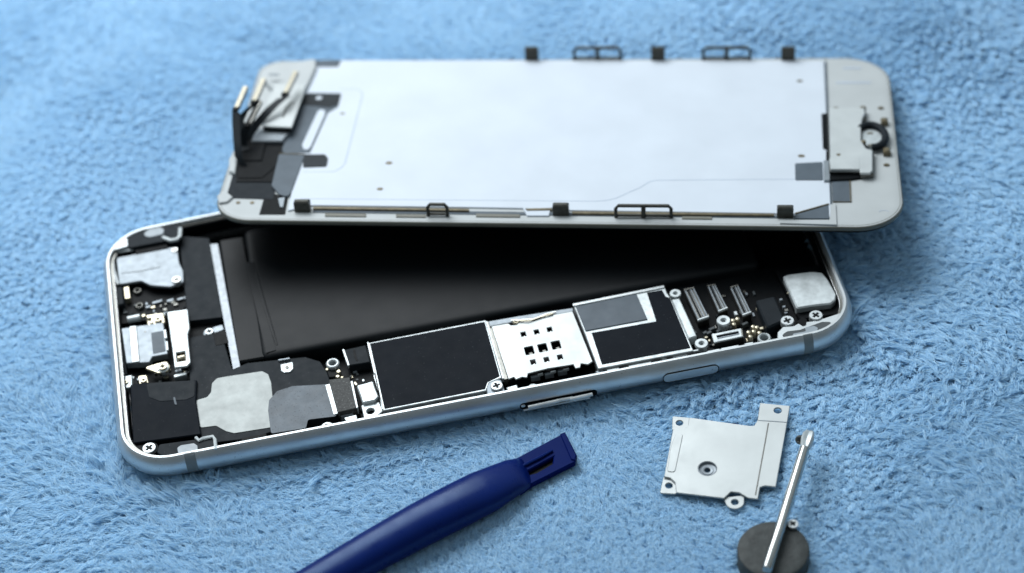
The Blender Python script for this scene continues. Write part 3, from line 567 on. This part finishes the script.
# base block the cables leave from
P('cable_base', [(-6.753,-0.034),(-6.133,0.047),(-6.046,-1.080),(-6.543,-1.083)], .0, .07, BLK2, DISP, .02)
def up3(pts):  # list of ((u,v),h)
    return [(*p, h) for p, h in pts]
def head(p0, h0, p1, h1, w=.05, m=GOLD):
    a = Vector((*p0, h0)); b = Vector((*p1, h1)); t = (b-a).normalized()
    nn = t.cross(Vector((0,0,1))).normalized()
    mb = MB().ribbon([a, a.lerp(b,.5), b], tuple(nn*w*1.1), .055)
    o = mb.build('cable_connector', m, DISP)
    MB().ribbon([a-t*.05, a+t*.04], tuple(nn*w*1.3), .10).build('connector_foot', BLK2, o)
    MB().ribbon([a+t*.06+nn*w*1.25, b-t*.02+nn*w*1.25], tuple(nn*w*.35), .09).build('connector_side', BITDARK, o)
    return o
BEIGE = mat('beige_connector', (.30,.275,.20), .42, .35, .12, 8)
head((-6.653,-0.311), .80, (-6.558,0.362), .95, .038, BEIGE)
head((-6.415,0.273), .62, (-6.322,1.038), .75, .038, BEIGE)
head((-5.871,0.803), .50, (-5.754,1.593), .60, .042, BEIGE)
head((-6.436,-0.412), .48, (-6.313,0.388), .60, .042, BLK2)
def cable(pts, w, m=FLEXD): return MB().ribbon(up3(pts), w, .012).build('flex_cable', m, DISP)
cable([((-6.627,-0.391), .80), ((-6.608,-0.604), .62), ((-6.556,-0.906), .40), ((-6.501,-1.159), .2), ((-6.391,-1.246), .04)], (.085,-.03,.0))
cable([((-6.410,0.192), .62), ((-6.591,0.071), .5), ((-6.660,-0.090), .38), ((-6.574,-0.426), .2), ((-6.453,-0.699), .08)], (.075,.05,0))
cable([((-5.867,0.721), .50), ((-6.068,0.397), .45), ((-6.236,0.104), .36), ((-6.417,-0.143), .22), ((-6.563,-0.349), .08)], (.13,.075,0), FLEXD)
cable([((-6.449,-0.452), .48), ((-6.516,-0.549), .3), ((-6.531,-0.622), .08)], (.085,.03,0))
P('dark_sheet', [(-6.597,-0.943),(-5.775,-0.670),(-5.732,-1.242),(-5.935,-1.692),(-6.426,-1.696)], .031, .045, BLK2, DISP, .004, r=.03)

# ================================================================== LOOSE METAL BRACKET
def towel_obj(name, loc, label, cat, rotz=0, group=None): return empty(name, loc, label, cat, rotz, group)
pc = (3.357,-4.385)
PL = towel_obj('metal_bracket', (pc[0], pc[1], 0), 'flat matte silver bracket plate with screw lugs lying on the towel', 'bracket')
def sh_(pts): return [(x-pc[0], y-pc[1]) for x, y in pts]
def pr(px): return px
# crop coordinates converted to picture pixels when measured
top = sh_([(2.906,-3.434),(3.949,-3.811),(4.029,-3.819),(4.112,-3.705),(4.230,-3.291),(4.751,-3.451),(4.626,-3.850),(4.160,-5.294),(3.979,-5.242),(3.887,-5.262),(3.806,-5.520),(3.641,-5.466),(3.507,-5.324),(3.372,-5.284),(3.229,-5.411),(2.427,-5.156),(2.438,-4.917),(2.366,-4.801),(2.265,-4.757),(2.574,-3.687),(2.777,-3.696),(2.860,-3.623)])
boss = sh_([(3.048,-4.694)])[0]
hole_t = sh_([(4.513,-3.529)])[0]
main = P('plate', top, .115, .145, STEEL, PL, .010, [circ(boss, .165, 26), circ(hole_t, .07, 16)])
MB().lathe(boss, [(.175,.135),(.16,.142),(.155,.10),(.11,.095),(.105,.105),(.065,.105),(.055,.10),(.055,.06),(.12,.06),(.175,.09)], 28).build('boss', GSTEEL, PL)
def lug(name, poly, c, r=.065, z=.10, rr=.03): return P(name, sh_(poly), z-.03, z, STEEL, PL, .008, [circ(sh_([c])[0], r, 16)], r=rr)
lug('screw_lug', [(2.618,-3.329),(2.917,-3.415),(2.867,-3.628),(2.755,-3.708),(2.561,-3.664)], (2.720,-3.513), z=.113)
lug('screw_lug', [(2.260,-4.717),(2.464,-4.785),(2.499,-4.977),(2.421,-5.149),(2.144,-5.083)], (2.327,-4.938))
c_ = sh_([(3.407,-5.488)])[0]
MB().prism([(c_[0]+.19,c_[1]+.13)]+[(c_[0]-.19,c_[1]+.13)]+[(c_[0]+.16*math.cos(a),c_[1]-.0+.15*math.sin(a)) for a in [PI+PI*k/14 for k in range(15)]], .07, .10, .008, [circ(c_, .065, 18)]).build('screw_lug', STEEL, PL)
MB().tube([(*q, .145) for q in sh_([(4.294,-3.808),(4.171,-4.201),(3.779,-5.429)])], .012, 6, .5).build('bend_line', BITDARK, PL)
MB().tube([(*q, .145) for q in sh_([(4.124,-3.712),(4.364,-3.771),(4.624,-3.842)])], .012, 6, .5).build('bend_line', GSTEEL, PL)
P('raised_rib', sh_([(2.619,-3.780),(2.740,-3.824),(2.670,-4.055),(2.471,-4.689),(2.331,-4.666),(2.487,-4.073)]), .14, .157, STEEL, PL, .010, r=.05)

# ================================================================== MAGNET DISC, DRIVER BIT, SCREWS
mc = (3.843,-6.816)
MG = MB().lathe((0,0), [(0,-.06),(.58,-.06),(.605,-.03),(.61,.33),(.595,.36),(.57,.372),(.4,.375),(0,.375)], 56).build('round_magnet', RUBBER)
MG.location = (mc[0], mc[1], 0); tag(MG, 'thick dark grey disc magnet with the steel driver bit lying across it', 'magnet')
a = Vector((*(3.644,-7.338), .50)); b = Vector((*(4.922,-4.432), .50))
L_ = (b-a).length; dr = (b-a).normalized()
BIT = towel_obj('driver_bit', a, 'slim polished steel driver bit with cross tip, lying across the dark disc', 'driver bit')
side = dr.cross(Vector((0,0,1))).normalized(); upv = side.cross(dr)
def rodmesh(stations, n=24, shape=None):
    vs = []; fs = []
    for t, r in stations:
        for k in range(n):
            th = 2*PI*k/n; rr = r*(shape(th, t) if shape else 1)
            vs.append(dr*t+side*math.cos(th)*rr+upv*math.sin(th)*rr)
    m = len(stations)
    for i in range(m-1):
        for k in range(n): fs.append((i*n+k, i*n+(k+1)%n, (i+1)*n+(k+1)%n, (i+1)*n+k))
    fs += [tuple(range(n))[::-1], tuple((m-1)*n+k for k in range(n))]
    return MB().add(vs, fs)
rodmesh([(0,.08),(.02,.091),(.9,.093),(L_-.62,.093),(L_-.42,.09)], 24, lambda th, t: 1-.05*abs(math.sin(3*th))).build('shaft', CHROME, BIT, 40)
rodmesh([(L_-.42,.09),(L_-.34,.108),(L_-.22,.13),(L_-.10,.12),(L_-.03,.085),(L_,.035)], 32, lambda th, t: 1-(.42 if t > L_-.40 else .0)*max(0, abs(math.cos(2*th))-.45)/.55).build('cross_tip', WSTEEL, BIT, 40)
def tiny_screw(loc, rx, rz, r, label, m=SCREW, ln=.16):
    e = towel_obj('tiny_screw', loc, label, 'screw', group='loose tiny screws'); e.rotation_euler = (rx, 0, rz)
    MB().screw((0,0), r, -.045, 0, .5).build('head', m, e)
    pts = []
    n = 9
    for i in range(n*2): z = -.045-ln*i/(n*2-1); pts.append((.045*r/.08 if i % 2 else .034*r/.08, z))
    MB().lathe((0,0), pts+[(0, -.05-ln)], 14).build('thread', m, e)
    return e
q = (4.257,-6.384)
bs_ = tiny_screw((q[0], q[1], .44), .05, .0, .095, 'tiny bright cross head screw standing against the rim of the dark disc', RIM)
MB().prism(plus((0,0), .062, .018, .5), -.04, -.004, 0).build('cross_recess', BLK2, bs_)
q = (4.708,-4.576)
tiny_screw((q[0], q[1], .46), 1.2, -.6, .085, 'tiny dark screw clinging to the tip of the steel driver bit', BITDARK, .10)

# ================================================================== BLUE PRY TOOL
st = [((-0.203,-3.901), (-0.049,-4.589), .05, .97), ((-0.349,-3.969), (-0.145,-4.710), .13, .97), ((-0.515,-4.058), (-0.275,-4.824), .20, .98), ((-1.191,-4.341), (-0.707,-5.124), .28, 1), ((-1.772,-4.635), (-1.238,-5.426), .31, 1),
      ((-2.338,-4.951), (-1.814,-5.695), .32, 1), ((-3.236,-5.449), (-2.719,-6.127), .30, 1), ((-4.255,-6.035), (-3.746,-6.637), .27, 1), ((-5.300,-6.595), (-4.852,-7.163), .25, 1), ((-6.403,-7.222), (-5.981,-7.750), .24, 1)]
org = (Vector(st[5][0])+Vector(st[5][1]))/2
TOOL = towel_obj('pry_tool', (org.x, org.y, 0), 'dark blue glossy plastic pry tool with a flat slotted blade end', 'pry tool')
n = 28; rows = []
# blade root first
def section(u, l, th, zc, sq=1.0, n=28, w=1.):
    u = Vector(u)-org; l = Vector(l)-org; c = (u+l)/2; hw = (u-l)/2*w; vs = []
    for k in range(n):
        t = 2*PI*k/n; ct, s_ = math.cos(t), math.sin(t); e = 2/sq
        x = math.copysign(abs(ct)**e, ct); z = math.copysign(abs(s_)**e, s_)
        vs.append((c.x+hw.x*x, c.y+hw.y*x, zc+z*th))
    return vs
for u, l, th, w in st: rows.append(section(u, l, th, {.05: .155, .13: .20, .20: .25}.get(th, th), 2.35, n, w*(.96 if th not in (.32,.30,.27,.25,.24,.31) else .91)))
tp_ = (Vector(st[-1][0])-Vector(st[-2][0]))
rows.append(section(Vector(st[-1][0])+tp_*.4, Vector(st[-1][1])+tp_*.42, .05, .2, 2.4, n, .85))
skin(rows, True, True).build('handle', BLUE, TOOL, 60)
bl = [Vector(k)-org for k in ((-0.374,-3.993), (0.541,-3.524), (0.651,-3.518), (0.793,-4.061), (0.740,-4.220), (0.476,-4.343), (-0.067,-4.598), (-0.296,-4.760))]
def lt(pts): return [(x-org.x, y-org.y) for x, y in pts]
slotp = ccw(lt([(-0.167,-4.312),(0.373,-4.029),(0.339,-4.191),(0.044,-4.357),(-0.120,-4.390)]))
blade = P('blade', [tuple(k) for k in bl], .10, .20, BLUE_SHADE, TOOL, .02, [slotp])
def lt(pts): return [(x-org.x, y-org.y) for x, y in pts]
MB().tube([(*q, .222) for q in lt([(-0.284,-4.228),(-0.096,-4.139),(0.130,-4.032),(0.368,-3.902)])], [.02,.034,.034,.024], 8).build('raised_rib', BLUE, blade)
P('slot_floor', inset(slotp, -.03), .085, .115, BLK2, blade, .001)
P('tip_edge', lt([(0.541,-3.524),(0.636,-3.491),(0.782,-4.083),(0.743,-4.196),(0.675,-4.161)]), .18, .225, BLUE_SHADE, blade, .015)

# ================================================================== TOWEL
sins = [(rng.normal(0, k, 2), rng.uniform(0, 2*PI), s) for k, s in ((.25,.5),(.35,.4),(.6,.22),(.9,.15),(1.4,.10),(2.2,.07)) for _ in range(3)]
def field(x, y, seed=0):
    v = np.zeros_like(x)
    for (kx, ky), ph, s in sins: v = v+s*np.sin((kx*x+ky*y)*(1.+.13*seed)+ph*(1+seed))
    return v
def tz(x, y):
    # gently uneven cloth; a soft rise where the far edge of the screen rests
    far = 1/(1+np.exp(-(y-6.5)/1.0))
    rise = .42*np.exp(-((y-7.6)/2.2)**2)*np.exp(-((x-4.)/6.5)**4) if True else 0
    return -.085 + .06*field(x*1.2, y*1.2)*np.clip(far*2+.3, 0, 1.6) + rise*far
nx, ny = 150, 150
gx, gy = np.meshgrid(np.linspace(-22, 22, nx), np.linspace(-12, 26, ny))
gz = tz(gx, gy)
mb = MB(); vv = np.stack([gx.ravel(), gy.ravel(), gz.ravel()], 1).tolist()
mb.add(vv, [(j*nx+i, j*nx+i+1, (j+1)*nx+i+1, (j+1)*nx+i) for j in range(ny-1) for i in range(nx-1)])
CLOTH = mat('towel_base', (.30,.52,.74), .95, 0, .10, 1.0, .6, 12)
TOW = mb.build('towel', CLOTH, None, 180)
tag(TOW, 'light blue plush towel spread under everything', 'towel')
TOW['kind'] = 'structure'; del TOW['category']; del TOW['label']
# fibres: leaning tufts of short strands
pile_m = bpy.data.materials.new('towel_fibre'); pile_m.use_nodes = True
nt = pile_m.node_tree; N = nt.nodes; Lk = nt.links; bs = N['Principled BSDF']
hi = N.new('ShaderNodeHairInfo'); cr = N.new('ShaderNodeValToRGB')
cr.color_ramp.elements[0].color = (.43,.68,.88,1); cr.color_ramp.elements[1].color = (.59,.80,.94,1)
Lk.new(hi.outputs['Random'], cr.inputs[0]); Lk.new(cr.outputs[0], bs.inputs['Base Color'])
bs.inputs['Roughness'].default_value = .7; bs.inputs['Specular IOR Level'].default_value = .25
trn = N.new('ShaderNodeBsdfTranslucent'); Lk.new(cr.outputs[0], trn.inputs[0]); mxs = N.new('ShaderNodeMixShader'); mxs.inputs[0].default_value = .35
Lk.new(bs.outputs[0], mxs.inputs[1]); Lk.new(trn.outputs[0], mxs.inputs[2]); Lk.new(mxs.outputs[0], N['Material Output'].inputs[0])
SP = .078
bx, by = np.meshgrid(np.arange(-15.5, 15.8, SP), np.arange(-8.8, 16.5, SP))
bx = bx.ravel(); by = by.ravel(); keep = (np.abs(bx) < 11.4+.17*(by+8.0)) ; bx, by = bx[keep], by[keep]
bx = bx+rng.uniform(-.5,.5,bx.size)*SP*1.3; by = by+rng.uniform(-.5,.5,by.size)*SP*1.3
# nothing grows where the phone body presses the pile flat
cy_, sy_ = math.cos(0.10546), math.sin(0.10546); bl_ = (-0.8646, 0.4919, -0.04)
lx = (bx-bl_[0])*cy_+(by-bl_[1])*sy_; ly = -(bx-bl_[0])*sy_+(by-bl_[1])*cy_
keep = ~((np.abs(lx) < 6.5) & (np.abs(ly) < 2.95)); bx, by = bx[keep], by[keep]
nt_ = bx.size; HP = 24
ang = 1.9*field(bx*.75, by*.75, 1)+.6*rng.normal(size=nt_)-2.0
lean = 1.05+.5*rng.random(nt_)+.25*field(bx*2, by*2, 2)
tall = .108*(1+.42*field(bx*1.1, by*1.1, 3)+.18*rng.normal(size=nt_)); tall = np.clip(tall, .09, .27)
lx = (bx-bl_[0])*cy_+(by-bl_[1])*sy_; ly = -(bx-bl_[0])*sy_+(by-bl_[1])*cy_
under = (np.abs(lx) < 6.95) & (np.abs(ly) < 3.4); tall[under] *= .45
ring = ~under & (np.abs(lx) < 7.35) & (np.abs(ly) < 3.85); tall[ring] *= 1.45
for cx, cyy, rr in ((mc[0], mc[1], .62),): tall[np.hypot(bx-cx, by-cyy) < rr] *= .3
dx, dy = np.cos(ang), np.sin(ang)
R = lambda s: rng.normal(size=(nt_, HP))*s
rootx = bx[:,None]+R(.045); rooty = by[:,None]+R(.045)
H = tall[:,None]*(1+R(.16)); Ln = (lean[:,None]*H)*1.05
tipx = bx[:,None]+dx[:,None]*Ln+R(.026); tipy = by[:,None]+dy[:,None]*Ln+R(.026)
z0 = tz(rootx, rooty)
pts = np.zeros((nt_, HP, 4, 3), np.float32)
curl = R(.024); curl2 = R(.024)
for i, (t, h) in enumerate(((0,0),(.22,.5),(.62,.88),(1.,1.))):
    b_ = math.sin(PI*t)
    pts[:,:,i,0] = rootx+(tipx-rootx)*t+curl*b_; pts[:,:,i,1] = rooty+(tipy-rooty)*t+curl2*b_; pts[:,:,i,2] = z0+H*h
cu = bpy.data.hair_curves.new('towel_pile'); cu.add_curves([4]*(nt_*HP))
cu.attributes['position'].data.foreach_set('vector', pts.ravel())
ra = cu.attributes.get('radius') or cu.attributes.new('radius', 'FLOAT', 'POINT')
rad = np.tile(np.array([.0052,.0052,.0046,.003], np.float32), nt_*HP)
ra.data.foreach_set('value', rad)
cu.materials.append(pile_m)
PILE = bpy.data.objects.new('towel_pile', cu); COL.objects.link(PILE); PILE.parent = TOW; PILE['kind'] = 'stuff'

# ================================================================== LIGHT, CAMERA
w = bpy.data.worlds.new('World'); sc.world = w; w.use_nodes = True
wn = w.node_tree; bg = wn.nodes['Background']; bg.inputs[1].default_value = 1.0
wtc = wn.nodes.new('ShaderNodeTexCoord'); sx = wn.nodes.new('ShaderNodeSeparateXYZ'); wn.links.new(wtc.outputs['Generated'], sx.inputs[0])
ma = wn.nodes.new('ShaderNodeMath'); ma.operation = 'MULTIPLY_ADD'; ma.inputs[1].default_value = .5; ma.inputs[2].default_value = .5
wz = wn.nodes.new('ShaderNodeMapRange'); wn.links.new(sx.outputs[2], wz.inputs[0]); wz.inputs[1].default_value = 0; wz.inputs[2].default_value = .65; wz.inputs[3].default_value = .35; wz.inputs[4].default_value = 1.
wm = wn.nodes.new('ShaderNodeMath'); wm.operation = 'MULTIPLY'; wn.links.new(ma.outputs[0], wm.inputs[0]); wn.links.new(wz.outputs[0], wm.inputs[1])
wn.links.new(sx.outputs[1], ma.inputs[0]); wr = wn.nodes.new('ShaderNodeValToRGB'); wn.links.new(wm.outputs[0], wr.inputs[0])
wr.color_ramp.elements[0].position = .15; wr.color_ramp.elements[0].color = (.13,.155,.165,1)
wr.color_ramp.elements[1].position = .9; wr.color_ramp.elements[1].color = (.60,.70,.76,1)
wn.links.new(wr.outputs[0], bg.inputs[0])
def arealight(name, loc, tgt, size, sy, e, col):
    l = bpy.data.lights.new(name, 'AREA'); l.shape = 'RECTANGLE'; l.size = size; l.size_y = sy; l.energy = e; l.color = col
    o = bpy.data.objects.new(name, l); COL.objects.link(o); o.location = loc
    o.rotation_euler = (Vector(tgt)-Vector(loc)).to_track_quat('-Z', 'Y').to_euler(); return o
arealight('window_light', (-13, 26.5, 35), (0,5,0), 38, 28, 31500, (.93,.97,1.0))
cam = bpy.data.cameras.new('camera'); co = bpy.data.objects.new('camera', cam); COL.objects.link(co); sc.camera = co
co.matrix_world = Matrix.Translation((0.0, -27.7387, 27.2764)) @ Matrix([[0.992759, 0.120121, -0.0], [-0.083183, 0.687481, -0.721423], [-0.086658, 0.716199, 0.692495]]).to_4x4()
cam.sensor_width = 36; cam.lens = 36*2000/1024; cam.clip_start = .5; cam.clip_end = 500
cam.dof.use_dof = True; cam.dof.aperture_fstop = .115
fp = Vector((-.5, -3.1, .4)); cam.dof.focus_distance = (fp-co.location).dot(-(co.matrix_world.to_3x3().col[2]))
vs_ = sc.view_settings; vs_.view_transform = 'Standard'; vs_.look = 'None'; vs_.exposure = 0; vs_.gamma = 1
